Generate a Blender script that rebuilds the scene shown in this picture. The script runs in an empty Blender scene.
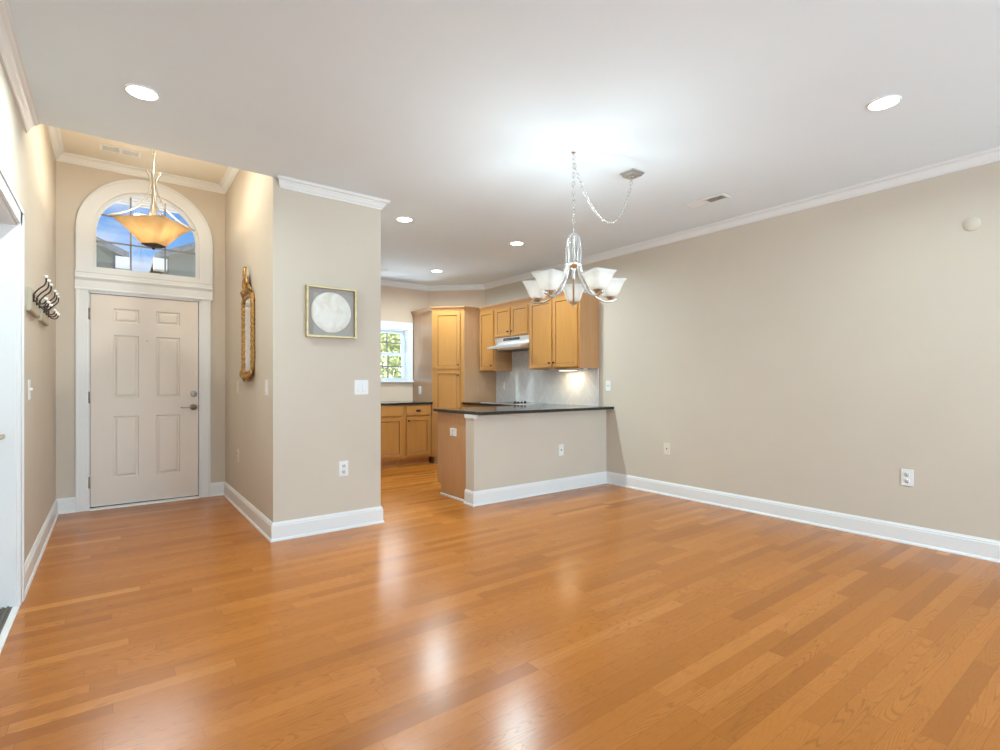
import bpy, bmesh, math, random
from mathutils import Vector, Matrix
random.seed(7)
S = bpy.context.scene
C = S.collection
R = math.radians

# ------------------------------------------------------------------ camera, world, sun, window daylight, exposure
H = 1.189
cam = bpy.data.objects.new('camera', bpy.data.cameras.new('camera'))
C.objects.link(cam)
cam.location = (0, 0, H)
cam.rotation_euler = (R(90), 0, R(-37.094))
cam.data.sensor_width = 36
cam.data.lens = 513.5 / 1000 * 36
cam.data.shift_y = 0.0084
cam.data.clip_start = 0.05
S.camera = cam

S.view_settings.view_transform = 'Standard'
S.view_settings.look = 'None'
S.view_settings.gamma = 1
S.view_settings.use_curve_mapping = False
S.view_settings.exposure = 0.2
S.cycles.use_denoising = True
S.cycles.max_bounces = 10
S.cycles.diffuse_bounces = 6
S.cycles.sample_clamp_indirect = 6

W = bpy.data.worlds.new('sky'); S.world = W; W.use_nodes = True
wn, wl = W.node_tree.nodes, W.node_tree.links
wn.clear()
_tc = wn.new('ShaderNodeTexCoord'); _sx = wn.new('ShaderNodeSeparateXYZ'); wl.new(_tc.outputs['Generated'], _sx.inputs[0])
_r = wn.new('ShaderNodeValToRGB'); wl.new(_sx.outputs['Z'], _r.inputs[0])
_r.color_ramp.elements[0].position = 0.0; _r.color_ramp.elements[0].color = (.50, .74, 1, 1)
_r.color_ramp.elements[1].position = 0.6; _r.color_ramp.elements[1].color = (.07, .25, .72, 1)
_e = _r.color_ramp.elements.new(.22); _e.color = (.14, .40, .88, 1)
_mp = wn.new('ShaderNodeMapping'); _mp.inputs['Scale'].default_value = (2, 2, 7); wl.new(_tc.outputs['Generated'], _mp.inputs[0])
_nz = wn.new('ShaderNodeTexNoise'); _nz.inputs['Scale'].default_value = 2.2; _nz.inputs['Detail'].default_value = 5; wl.new(_mp.outputs[0], _nz.inputs[0])
_cr = wn.new('ShaderNodeValToRGB'); _cr.color_ramp.elements[0].position = .50; _cr.color_ramp.elements[1].position = .72; wl.new(_nz.outputs[0], _cr.inputs[0])
_mx = wn.new('ShaderNodeMix'); _mx.data_type = 'RGBA'; wl.new(_cr.outputs[0], _mx.inputs['Factor'])
wl.new(_r.outputs[0], _mx.inputs['A']); _mx.inputs['B'].default_value = (.9, .95, 1, 1)
_bg = wn.new('ShaderNodeBackground'); wl.new(_mx.outputs['Result'], _bg.inputs[0]); _bg.inputs[1].default_value = 0.95
_wo = wn.new('ShaderNodeOutputWorld'); wl.new(_bg.outputs[0], _wo.inputs[0])


def lamp(name, kind, loc, energy, color=(1, 1, 1), rot=(0, 0, 0), parent=None, **kw):
    d = bpy.data.lights.new(name, kind); d.energy = energy; d.color = color
    for k, v in kw.items(): setattr(d, k, v)
    o = bpy.data.objects.new(name, d); C.objects.link(o); o.location = loc; o.rotation_euler = rot
    if parent: o.parent = parent
    return o


lamp('sun', 'SUN', (-20, -3, 24), 11.0, (1, .95, .88), (R(50), 0, R(-82)), angle=R(.6))
# daylight coming through the living-room windows behind the camera
for _x, _w, _p in ((1.05, 1.9, 108), (3.35, 1.9, 184)):
    lamp('window_daylight', 'AREA', (_x, -3.5, 1.35), _p, (.66, .865, 1), (R(90), 0, 0), shape='RECTANGLE', size=_w, size_y=2.1)

# daylight from the open sky above the kitchen window
lamp('window_daylight', 'AREA', (5.95, 12.0, 3.95), 230, (.82, .93, 1), (R(82), 0, R(153)), shape='RECTANGLE', size=3.4, size_y=2.2)
lamp('window_daylight', 'AREA', (.9, 14.0, 7.4), 900, (.86, .95, 1), (R(61), 0, R(176)), shape='RECTANGLE', size=5.0, size_y=3.2)   # sky above the houses, through the arched window
# added hidden lamp standing in for light bounced up from below that window
lamp('window_daylight', 'AREA', (3.27, 7.75, .70), 110, (.70, .88, 1), (R(142), 0, R(180)), shape='RECTANGLE', size=1.3, size_y=.6)

# ------------------------------------------------------------------ measures of the place
XL, XR, YD, XP0, XP1, YP = -.406, 4.714, 6.152, .969, 1.835, 4.116
ZC, ZF, YK, YS = 2.744, 3.285, 7.27, -3.2
YB = 4.127


# ------------------------------------------------------------------ materials
def mat(name, col, rough=.5, metal=0, coat=0, spec=.5, **kw):
    m = bpy.data.materials.new(name); m.use_nodes = True
    b = m.node_tree.nodes['Principled BSDF']
    b.inputs['Base Color'].default_value = (*col, 1); b.inputs['Roughness'].default_value = rough
    b.inputs['Metallic'].default_value = metal; b.inputs['Coat Weight'].default_value = coat
    b.inputs['Coat Roughness'].default_value = .08; b.inputs['Specular IOR Level'].default_value = spec
    for k, v in kw.items(): b.inputs[k].default_value = v
    return m


class NT:
    def __init__(s, m): s.m = m; s.t = m.node_tree; s.n = s.t.nodes; s.l = s.t.links; s.b = s.n.get('Principled BSDF')

    def node(s, kind, **inp):
        n = s.n.new(kind)
        for k, v in inp.items():
            k = k.replace('_', ' ')
            if hasattr(v, 'links') and hasattr(v, 'is_output'): s.l.new(v, n.inputs[k])
            else: n.inputs[k].default_value = v
        return n

    def math(s, op, a, b=None, c=None):
        n = s.n.new('ShaderNodeMath'); n.operation = op
        for i, v in enumerate((a, b, c)):
            if v is None: continue
            if hasattr(v, 'is_output'): s.l.new(v, n.inputs[i])
            else: n.inputs[i].default_value = v
        return n.outputs[0]

    def comb(s, x, y, z=0.0):
        n = s.n.new('ShaderNodeCombineXYZ')
        for i, v in enumerate((x, y, z)):
            if hasattr(v, 'is_output'): s.l.new(v, n.inputs[i])
            else: n.inputs[i].default_value = v
        return n.outputs[0]

    def ramp(s, fac, stops):
        n = s.n.new('ShaderNodeValToRGB'); s.l.new(fac, n.inputs[0]); e = n.color_ramp.elements
        e[0].position, e[0].color = stops[0][0], (*stops[0][1], 1)
        e[1].position, e[1].color = stops[-1][0], (*stops[-1][1], 1)
        for p, c in stops[1:-1]:
            q = e.new(p); q.color = (*c, 1)
        return n.outputs[0]

    def mix(s, f, a, b, kind='MIX'):
        n = s.n.new('ShaderNodeMix'); n.data_type = 'RGBA'; n.blend_type = kind
        for k, v in (('Factor', f), ('A', a), ('B', b)):
            if hasattr(v, 'is_output'): s.l.new(v, n.inputs[k])
            else: n.inputs[k].default_value = v if k == 'Factor' else (*v, 1)
        return n.outputs['Result']

    def obj(s): return s.n.new('ShaderNodeTexCoord').outputs['Object']

    def bump(s, h, st=.2, d=.01):
        n = s.n.new('ShaderNodeBump'); n.inputs['Strength'].default_value = st; n.inputs['Distance'].default_value = d
        s.l.new(h, n.inputs['Height']); s.l.new(n.outputs[0], s.b.inputs['Normal'])

    def color(s, c): s.l.new(c, s.b.inputs['Base Color'])


def noise_mat(name, c1, c2, scale=(8, 8, 8), rough=.5, detail=3, bump=0, **kw):
    m = mat(name, c1, rough, **kw); t = NT(m)
    mp = t.node('ShaderNodeMapping', Vector=t.obj(), Scale=scale)
    n = t.node('ShaderNodeTexNoise', Vector=mp.outputs[0], Scale=1.0, Detail=float(detail))
    t.color(t.ramp(n.outputs[0], [(.3, c1), (.7, c2)]))
    if bump: t.bump(n.outputs[0], bump)
    return m


def paint(name, c, rough=.6, var=.03):
    return noise_mat(name, c, tuple(x * (1 - var) for x in c), (2.5, 2.5, 2.5), rough, spec=.3)


M = {}
M['wall'] = paint('beige_wall_paint', (.595, .528, .442), .6)
M['foyceil'] = paint('cream_ceiling_paint', (.72, .66, .56), .7)
M['kwall'] = paint('beige_paint_warm_light', (.64, .49, .37), .6)  # same beige paint, with the kitchen's warm light mixed into its colour
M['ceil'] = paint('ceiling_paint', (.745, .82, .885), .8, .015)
M['trim'] = paint('white_trim_paint', (.765, .77, .77), .35, .015)
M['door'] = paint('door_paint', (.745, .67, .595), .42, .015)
M['plastic'] = mat('white_plastic', (.76, .76, .75), .3)
M['almond'] = mat('almond_plastic', (.70, .64, .54), .4)
M['slot'] = mat('slot_dark', (.03, .03, .03), .5)
M['nickel'] = noise_mat('brushed_nickel', (.62, .60, .57), (.52, .50, .47), (60, 60, 6), .28, metal=1)
M['steel'] = noise_mat('stainless_steel', (.84, .84, .85), (.78, .78, .79), (4, 80, 80), .38, metal=1)
M['satin'] = noise_mat('satin_nickel', (.40, .37, .33), (.33, .30, .27), (60, 60, 6), .42, metal=1)
M['bronze'] = mat('dark_bronze', (.055, .038, .03), .4, .8)
M['black'] = mat('black_glass', (.012, .013, .016), .12)
M['gap'] = mat('shadow_gap', (.02, .018, .016), .8)


def wood(name, c1, c2, scale=(9, 9, 1.1), rough=.34, coat=.3):
    m = mat(name, c1, rough, coat=coat); t = NT(m)
    mp = t.node('ShaderNodeMapping', Vector=t.obj(), Scale=scale)
    n = t.node('ShaderNodeTexNoise', Vector=mp.outputs[0], Scale=1.6, Detail=5.0, Distortion=.8)
    mp2 = t.node('ShaderNodeMapping', Vector=t.obj(), Scale=(60, 60, 5))
    f = t.node('ShaderNodeTexNoise', Vector=mp2.outputs[0], Scale=1.0, Detail=2.0)
    k = t.math('ADD', t.math('MULTIPLY', n.outputs[0], .7), t.math('MULTIPLY', f.outputs[0], .3))
    t.color(t.ramp(k, [(.32, c1), (.68, c2)]))
    return m


M['maple'] = wood('honey_maple', (.405, .178, .042), (.455, .21, .055))
M['maple_side'] = wood('maple_side_panel', (.46, .225, .088), (.51, .27, .115), coat=.55, rough=.4)
M['glaze'] = mat('brown_glaze', (.16, .062, .018), .5)


def floor_mat():
    m = mat('oak_strip_floor', (.5, .2, .06), .23, coat=0, spec=.34); m.node_tree.nodes['Principled BSDF'].inputs['Coat Roughness'].default_value = .14
    t = NT(m); o = t.obj(); s = t.node('ShaderNodeSeparateXYZ', Vector=o); X, Y = s.outputs[0], s.outputs[1]
    w = .0715
    yr = t.math('DIVIDE', t.math('ADD', Y, 50.02), w); row = t.math('FLOOR', yr); fy = t.math('FRACT', yr)
    wr = t.node('ShaderNodeTexWhiteNoise'); wr.noise_dimensions = '1D'; t.l.new(row, wr.inputs['W'])
    L = t.math('ADD', t.math('MULTIPLY', wr.outputs['Value'], .55), .55)
    xr = t.math('DIVIDE', t.math('ADD', t.math('ADD', X, 30.0), t.math('MULTIPLY', wr.outputs['Value'], 17.3)), L)
    col = t.math('FLOOR', xr); fx = t.math('FRACT', xr)
    idn = t.node('ShaderNodeTexWhiteNoise'); idn.noise_dimensions = '2D'; t.l.new(t.comb(row, col), idn.inputs['Vector'])
    ident = idn.outputs['Value']
    off = t.math('MULTIPLY', ident, 91.0)
    # growth rings: contour lines of a stretched noise, a new piece of it for each board
    v = t.comb(t.math('ADD', t.math('MULTIPLY', X, .95), off), t.math('ADD', t.math('MULTIPLY', Y, 11.0), t.math('MULTIPLY', off, 3.7)), off)
    n = t.node('ShaderNodeTexNoise', Vector=v, Scale=1.0, Detail=1.2, Distortion=.12)
    ring = t.math('FRACT', t.math('MULTIPLY', n.outputs[0], 34.0))
    tri = t.math('ABSOLUTE', t.math('SUBTRACT', ring, .5))
    # small raggedness
    v2 = t.comb(t.math('MULTIPLY', X, 34.0), t.math('MULTIPLY', Y, 420.0), off)
    pores = t.node('ShaderNodeTexNoise', Vector=v2, Scale=1.0, Detail=2.0)
    g = t.math('SUBTRACT', t.math('ADD', tri, t.math('MULTIPLY', pores.outputs[0], .36)), .18)
    line = t.node('ShaderNodeMapRange'); t.l.new(g, line.inputs[0])
    line.inputs[1].default_value = .30; line.inputs[2].default_value = .50; line.inputs[3].default_value = 0; line.inputs[4].default_value = 1
    v3 = t.comb(t.math('MULTIPLY', X, .9), t.math('MULTIPLY', Y, 2.0), 3.0)
    big = t.node('ShaderNodeTexNoise', Vector=v3, Scale=1.0, Detail=2.0)
    amount = t.node('ShaderNodeMapRange'); t.l.new(idn.outputs['Color'], amount.inputs[0])
    sepc = t.node('ShaderNodeSeparateColor', Color=idn.outputs['Color'])
    t.l.new(sepc.outputs[1], amount.inputs[0]); amount.inputs[3].default_value = .15; amount.inputs[4].default_value = .62
    tone = t.ramp(sepc.outputs[0], [(0, (.36, .112, .014)), (.25, (.455, .150, .020)), (.7, (.52, .178, .027)), (.93, (.55, .193, .034)), (1, (.63, .250, .055))])
    fine = t.mix(t.math('MULTIPLY', pores.outputs[0], .42), tone, (.24, .078, .010))
    c = t.mix(t.math('MULTIPLY', line.outputs[0], amount.outputs[0]), fine, (.20, .066, .010))
    c = t.mix(t.math('MULTIPLY', big.outputs[0], .18), c, (.34, .125, .022))
    ey = t.math('GREATER_THAN', t.math('ABSOLUTE', t.math('SUBTRACT', fy, .5)), .491)
    ex = t.math('GREATER_THAN', t.math('ABSOLUTE', t.math('SUBTRACT', t.math('MULTIPLY', fx, L), t.math('MULTIPLY', L, .5))), t.math('SUBTRACT', t.math('MULTIPLY', L, .5), .0009))
    seam = t.math('MAXIMUM', ey, ex)
    c = t.mix(t.math('MULTIPLY', seam, .55), c, (.12, .045, .012))
    t.color(c)
    h = t.math('SUBTRACT', t.math('MULTIPLY', line.outputs[0], -.15), seam)
    t.bump(h, .06, .002)
    return m


M['floor'] = floor_mat()


def granite():
    m = mat('black_granite', (.012, .012, .013), .12, coat=.2); t = NT(m)
    v = t.node('ShaderNodeTexVoronoi', Vector=t.obj(), Scale=190.0)
    n = t.node('ShaderNodeTexNoise', Vector=t.obj(), Scale=60.0, Detail=3.0)
    k = t.math('MULTIPLY', t.math('LESS_THAN', v.outputs['Distance'], .33), n.outputs[0])
    t.color(t.ramp(k, [(.45, (.012, .012, .013)), (.62, (.10, .095, .085))]))
    return m


M['granite'] = granite()


def tile():
    # chevron marble mosaic, drawn in the wall's own Y-Z plane
    m = mat('marble_chevron_tile', (.6, .6, .6), .25); t = NT(m)
    s = t.node('ShaderNodeSeparateXYZ', Vector=t.obj()); Y, Z = s.outputs[1], s.outputs[2]
    p = .26
    f = t.math('ABSOLUTE', t.math('SUBTRACT', t.math('FRACT', t.math('DIVIDE', Y, p)), .5))
    fold = t.math('MULTIPLY', f, p)
    d = t.math('DIVIDE', t.math('SUBTRACT', Z, fold), .050)
    fr = t.math('ABSOLUTE', t.math('SUBTRACT', t.math('FRACT', d), .5))
    seam = t.math('MAXIMUM', t.math('GREATER_THAN', fr, .468), t.math('LESS_THAN', f, .006))
    half = t.math('FLOOR', t.math('MULTIPLY', t.math('DIVIDE', Y, p), 2.0))
    w = t.node('ShaderNodeTexWhiteNoise'); w.noise_dimensions = '2D'; t.l.new(t.comb(t.math('FLOOR', d), half), w.inputs['Vector'])
    n = t.node('ShaderNodeTexNoise', Vector=t.obj(), Scale=7.0, Detail=6.0, Distortion=1.4)
    k = t.math('ADD', t.math('MULTIPLY', w.outputs['Value'], .45), t.math('MULTIPLY', n.outputs[0], .55))
    c = t.ramp(k, [(.25, (.73, .735, .745)), (.6, (.80, .80, .80)), (.85, (.85, .85, .845))])
    t.color(t.mix(seam, c, (.60, .60, .60)))
    return m


M['tile'] = tile()


def glass(name='window_glass', tint=(1, 1, 1), refl=.06):
    m = bpy.data.materials.new(name); m.use_nodes = True; t = NT(m); t.n.clear()
    tr = t.n.new('ShaderNodeBsdfTransparent'); tr.inputs[0].default_value = (*tint, 1)
    gl = t.n.new('ShaderNodeBsdfGlossy'); gl.inputs['Roughness'].default_value = .02
    mx = t.n.new('ShaderNodeMixShader'); mx.inputs[0].default_value = refl
    t.l.new(tr.outputs[0], mx.inputs[1]); t.l.new(gl.outputs[0], mx.inputs[2])
    o = t.n.new('ShaderNodeOutputMaterial'); t.l.new(mx.outputs[0], o.inputs[0])
    return m


def lamp_glass(name, c1, c2, scale, glow, glow_col):
    # frosted glass: part diffuse, part translucent, with the faint glow of a lit lamp
    m = bpy.data.materials.new(name); m.use_nodes = True; t = NT(m); t.n.clear()
    tc = t.n.new('ShaderNodeTexCoord')
    n = t.node('ShaderNodeTexNoise', Vector=tc.outputs['Object'], Scale=scale, Detail=4.0, Distortion=1.0)
    col = t.ramp(n.outputs[0], [(.3, c1), (.7, c2)])
    d = t.n.new('ShaderNodeBsdfDiffuse'); t.l.new(col, d.inputs[0])
    tr = t.n.new('ShaderNodeBsdfTranslucent'); t.l.new(col, tr.inputs[0])
    mx = t.n.new('ShaderNodeMixShader'); mx.inputs[0].default_value = .55
    t.l.new(d.outputs[0], mx.inputs[1]); t.l.new(tr.outputs[0], mx.inputs[2])
    gl = t.n.new('ShaderNodeBsdfGlossy'); gl.inputs['Roughness'].default_value = .15
    m2 = t.n.new('ShaderNodeMixShader'); m2.inputs[0].default_value = .05
    t.l.new(mx.outputs[0], m2.inputs[1]); t.l.new(gl.outputs[0], m2.inputs[2])
    e = t.n.new('ShaderNodeEmission'); e.inputs[0].default_value = (*glow_col, 1); e.inputs[1].default_value = glow
    ad = t.n.new('ShaderNodeAddShader'); t.l.new(m2.outputs[0], ad.inputs[0]); t.l.new(e.outputs[0], ad.inputs[1])
    o = t.n.new('ShaderNodeOutputMaterial'); t.l.new(ad.outputs[0], o.inputs[0])
    return m


def emit(name, col, st):
    m = mat(name, (.8, .8, .8)); b = m.node_tree.nodes['Principled BSDF']
    b.inputs['Emission Color'].default_value = (*col, 1); b.inputs['Emission Strength'].default_value = st
    return m


M['glass'] = glass()
M['shade'] = lamp_glass('frosted_white_glass', (.66, .665, .65), (.74, .74, .72), 9.0, .08, (1, .95, .88))
M['bowl'] = lamp_glass('amber_alabaster_glass', (.46, .36, .23), (.58, .47, .31), 7.0, .03, (1, .55, .2))
M['bulb'] = emit('lit_bulb', (1, .93, .82), 6)
M['warmbulb'] = emit('lit_warm_bulb', (1, .72, .40), 6)
M['lens'] = emit('lit_downlight_lens', (1, .97, .92), 9)


# ------------------------------------------------------------------ mesh collector
class B:
    def __init__(s): s.bm = bmesh.new()

    def faces(s, vs, fs, mi=0, smooth=False):
        v = [s.bm.verts.new(p) for p in vs]
        for f in fs:
            try:
                q = s.bm.faces.new([v[i] for i in f]); q.material_index = mi; q.smooth = smooth
            except ValueError: pass
        return s

    def box(s, x0, x1, y0, y1, z0, z1, mi=0):
        vs = [(x, y, z) for z in (z0, z1) for y in (y0, y1) for x in (x0, x1)]
        return s.faces(vs, [(0, 2, 3, 1), (4, 5, 7, 6), (0, 1, 5, 4), (2, 6, 7, 3), (0, 4, 6, 2), (1, 3, 7, 5)], mi)

    def prism(s, poly, a, b, axis='z', mi=0):
        # poly: 2-D outline; axis z -> (x,y), y -> (x,z), x -> (y,z)
        def p3(p, h): return {'z': (p[0], p[1], h), 'y': (p[0], h, p[1]), 'x': (h, p[0], p[1])}[axis]
        n = len(poly); vs = [p3(p, a) for p in poly] + [p3(p, b) for p in poly]
        s.faces(vs, [tuple(range(n))[::-1], tuple(range(n, 2 * n))] + [(i, (i + 1) % n, n + (i + 1) % n, n + i) for i in range(n)], mi)
        return s

    def rings(s, rings, mi=0, cap=True, smooth=True, closed=False):
        n = len(rings[0]); vs = [p for r in rings for p in r]; fs = []
        m = len(rings)
        for i in range(m if closed else m - 1):
            j = (i + 1) % m
            for k in range(n): fs.append((i * n + k, i * n + (k + 1) % n, j * n + (k + 1) % n, j * n + k))
        if cap and not closed: fs += [tuple(range(n))[::-1], tuple(range((m - 1) * n, m * n))]
        return s.faces(vs, fs, mi, smooth)

    def lathe(s, prof, c=(0, 0, 0), seg=24, axis='z', mi=0, smooth=True, cap=True):
        rs = []
        for r, h in prof:
            ring = []
            for k in range(seg):
                a = 2 * math.pi * k / seg; u, v = r * math.cos(a), r * math.sin(a)
                p = {'z': (u, v, h), 'y': (u, h, v), 'x': (h, u, v)}[axis]
                ring.append((p[0] + c[0], p[1] + c[1], p[2] + c[2]))
            rs.append(ring)
        return s.rings(rs, mi, cap, smooth)

    def tube(s, pts, r, seg=8, mi=0, flat=1.0, closed=False, up=(0, 0, 1)):
        pts = [Vector(p) for p in pts]; n = len(pts); rs = []
        prev = None
        for i, p in enumerate(pts):
            if closed: t = pts[(i + 1) % n] - pts[i - 1]
            else: t = pts[min(i + 1, n - 1)] - pts[max(i - 1, 0)]
            t.normalize()
            if prev is None:
                a = Vector(up)
                if abs(a.dot(t)) > .95: a = Vector((1, 0, 0))
                u = t.cross(a).normalized()
            else: u = (prev - t * prev.dot(t)).normalized()
            prev = u; v = t.cross(u)
            rr = r[i] if isinstance(r, (list, tuple)) else r
            rs.append([tuple(p + u * rr * math.cos(2 * math.pi * k / seg) + v * rr * flat * math.sin(2 * math.pi * k / seg)) for k in range(seg)])
        return s.rings(rs, mi, True, True, closed)

    def ball(s, c, r, seg=12, mi=0, sc=(1, 1, 1)):
        prof = [(max(1e-4, math.sin(math.pi * i / 8)), -math.cos(math.pi * i / 8)) for i in range(9)]
        rs = [[(c[0] + r * sc[0] * q * math.cos(2 * math.pi * k / seg), c[1] + r * sc[1] * q * math.sin(2 * math.pi * k / seg), c[2] + r * sc[2] * h) for k in range(seg)] for q, h in prof]
        return s.rings(rs, mi, True, True)

    def sweep(s, path, prof, z=0, mi=0, closed=False, cut=0):
        # profile (out, height) swept along a floor-plan path; out is to the LEFT of the walking direction, corners mitred
        P = [Vector(p) for p in path]; n = len(P); rs = []
        for i in range(n):
            d0 = (P[i] - P[i - 1]).normalized() if (i > 0 or closed) else None
            d1 = (P[(i + 1) % n] - P[i]).normalized() if (i < n - 1 or closed) else None
            d0 = d0 or d1; d1 = d1 or d0
            n0 = Vector((-d0.y, d0.x)); n1 = Vector((-d1.y, d1.x)); b = (n0 + n1).normalized(); k = 1 / max(.3, b.dot(n0))
            q = d1 * cut if (cut and i == n - 1) else Vector((0, 0))
            rs.append([(P[i].x + b.x * o * k + q.x * o, P[i].y + b.y * o * k + q.y * o, z + h) for o, h in prof])
        return s.rings(rs, mi, True, False, closed)

    def build(s, name, mats, parent=None, loc=None, rot=0, bevel=0, seg=2, smooth_all=False):
        bm = s.bm
        bmesh.ops.remove_doubles(bm, verts=bm.verts, dist=1e-5)
        bmesh.ops.recalc_face_normals(bm, faces=bm.faces)
        if bevel:
            es = [e for e in bm.edges if len(e.link_faces) == 2 and e.calc_face_angle(0) > R(40)]
            bmesh.ops.bevel(bm, geom=es, offset=bevel, segments=seg, affect='EDGES', profile=.6, clamp_overlap=True)
        me = bpy.data.meshes.new(name); bm.to_mesh(me); bm.free()
        if smooth_all:
            for p in me.polygons: p.use_smooth = True
        for m in (mats if isinstance(mats, (list, tuple)) else [mats]): me.materials.append(M[m] if isinstance(m, str) else m)
        o = bpy.data.objects.new(name, me); C.objects.link(o)
        if parent: o.parent = parent
        if loc: o.location = loc
        o.rotation_euler[2] = rot
        return o


def tag(o, label, cat, group=None, kind=None):
    o['label'] = label; o['category'] = cat
    if group: o['group'] = group
    if kind: o['kind'] = kind
    return o


def struct(o, label, cat): return tag(o, label, cat, kind='structure')


def thing(name, label, cat, loc=(0, 0, 0), rot=0, group=None):
    o = bpy.data.objects.new(name, None); C.objects.link(o); o.location = loc; o.rotation_euler[2] = rot; o.empty_display_size = .05
    return tag(o, label, cat, group)


def copy_tree(o, parent=None):
    c = o.copy(); C.objects.link(c)
    if parent: c.parent = parent
    for ch in [x for x in bpy.data.objects if x.parent == o]: copy_tree(ch, c)
    return c


# ------------------------------------------------------------------ room shell
b = B(); b.box(XL - .12, XR + .12, YS - .12, YD + .14, -.12, 0); b.box(XP1, XR + .12, YD + .14, YK + .12, -.12, 0)
struct(b.build('floor', 'floor'), 'glossy honey oak strip floor running through the whole room', 'floor')

b = B(); b.box(XL, XR, YS, YP, ZC, ZC + .66); b.box(XP1, XR, YP, YK, ZC, ZC + .66)
struct(b.build('ceiling', 'ceil'), 'smooth white main ceiling over living room and kitchen', 'ceiling')
struct(B().box(XL, XP0, YP, YD, ZF, ZF + .12).build('ceiling_foyer', M['foyceil']), 'higher cream ceiling above the entry door', 'ceiling')

D2A, D2B, D2H = 2.895, 3.735, 2.045
b = B(); b.box(XL - .12, XL, YS, D2A, 0, 3.405); b.box(XL - .12, XL, D2B, YD + .14, 0, 3.405); b.box(XL - .12, XL, D2A, D2B, D2H, 3.405)
struct(b.build('wall_left', 'wall'), 'left beige wall with the side doorway and coat hooks', 'wall')
b = B(); b.box(XR, XR + .12, YS - .12, YK + .12, 0, 3.405)
struct(b.build('wall_right', 'wall'), 'long plain beige wall on the right', 'wall')
b = B(); b.box(XP0, XP1, YP, YK + .12, 0, 3.405)
struct(b.build('wall_partition', 'wall', bevel=.004), 'beige wall block between foyer and kitchen with framed round art', 'wall')
b = B(); b.box(2.803, XR, YB, YB + .146, 0, .885)
struct(b.build('wall_peninsula', 'wall', bevel=.004), 'low beige half wall under the black bar counter', 'wall')
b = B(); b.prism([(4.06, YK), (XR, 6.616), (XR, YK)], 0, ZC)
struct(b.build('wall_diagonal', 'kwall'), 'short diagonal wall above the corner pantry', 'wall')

# front wall with the door opening and the arched window
DX0, DX1, DH = -.176, .736, 2.05
AX, AZ, AR, AB = .291, 2.63, .438, 2.255
b = B(); y0, y1 = YD, YD + .14
b.box(XL, DX0, y0, y1, 0, DH); b.box(DX1, XP0, y0, y1, 0, DH); b.box(XL, XP0, y0, y1, DH, AB)
N = 28
inner = [(AX - AR, AB)] + [(AX - AR * math.cos(math.pi * i / N), AZ + AR * math.sin(math.pi * i / N)) for i in range(N + 1)] + [(AX + AR, AB)]
outer = [(XL, AB)]
for i in range(N + 1):
    a = math.pi * i / N; cx, sz = -math.cos(a), math.sin(a)
    k = min((XL - AX) / cx if cx < -1e-6 else 9, (XP0 - AX) / cx if cx > 1e-6 else 9, (3.405 - AZ) / sz if sz > 1e-6 else 9)
    outer.append((AX + cx * k, AZ + sz * k))
outer.append((XP0, AB))
for i in range(len(inner) - 1):
    q = [inner[i], inner[i + 1], outer[i + 1], outer[i]]
    b.prism(q, y0, y1, 'y')
struct(b.build('wall_front', 'wall'), 'tan entry wall around the white front door', 'wall')

# kitchen window wall
WX0, WX1, WZ0, WZ1 = 2.845, 3.68, 1.235, 2.02
b = B()
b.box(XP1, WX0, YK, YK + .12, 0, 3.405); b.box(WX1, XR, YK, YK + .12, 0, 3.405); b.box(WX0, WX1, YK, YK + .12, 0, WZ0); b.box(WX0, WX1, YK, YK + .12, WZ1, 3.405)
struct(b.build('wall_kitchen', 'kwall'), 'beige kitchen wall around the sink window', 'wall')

# wall behind the camera with two tall windows
b = B(); wz0, wz1 = .3, 2.4
b.box(XL, .1, YS - .12, YS, 0, 3.405); b.box(2.0, 2.4, YS - .12, YS, 0, 3.405); b.box(4.3, XR, YS - .12, YS, 0, 3.405)
for a, c in ((.1, 2.0), (2.4, 4.3)): b.box(a, c, YS - .12, YS, 0, wz0); b.box(a, c, YS - .12, YS, wz1, 3.405)
struct(b.build('wall_back', 'wall'), 'beige wall with two wide windows behind the viewer', 'wall')

# ------------------------------------------------------------------ crown, baseboards
CROWN = [(0, 0), (0, -.072), (.009, -.072), (.009, -.061), (.014, -.057), (.020, -.050), (.030, -.033), (.037, -.026), (.037, -.020), (.051, -.016), (.056, -.013), (.056, -.005), (.066, -.005), (.066, 0)]
crown_n = [0]


def crown(path, z, label, m='trim', cut=0):
    crown_n[0] += 1
    return struct(B().sweep(path, CROWN, z, cut=cut).build('trim_%d' % crown_n[0], m), label, 'crown moulding')


crown([(XR, YS), (XR, 6.616), (4.06, YK), (XP1, YK), (XP1, YP), (1.022, YP)], ZC, 'white crown moulding along right wall, kitchen and partition top', cut=.62)
crown([(XL, YP - .002), (XL, YS)], ZC, 'white crown moulding at upper left ending at the foyer')
crown([(XP0, YP), (XP0, YD), (XL, YD), (XL, YP)], ZF, 'cream crown moulding around the raised foyer ceiling')

BASE = [(0, 0), (.024, 0), (.024, .008), (.019, .017), (.015, .02), (.015, .112), (.012, .117), (.012, .126), (.008, .131), (.005, .14), (0, .14)]


def base(path, name, label): return struct(B().sweep(path, BASE).build(name, 'trim'), label, 'baseboard')


base([(-.266, YD), (XL, YD), (XL, 3.822)], 'baseboard_left', 'white baseboard on the left wall beside the front door')
base([(XP1, YK), (XP1, YP), (XP0, YP), (XP0, YD), (.828, YD)], 'baseboard_partition', 'white baseboard around the partition and foyer right side')
base([(XR, YB), (2.803, YB), (2.803, YB + .146)], 'baseboard_peninsula', 'white baseboard along the low bar wall')
base([(XR, YS), (XR, YB)], 'baseboard_right', 'long white baseboard along the right wall')
base([(XL, 2.81), (XL, YS), (XR, YS)], 'baseboard_back', 'white baseboard behind the viewer')

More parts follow.
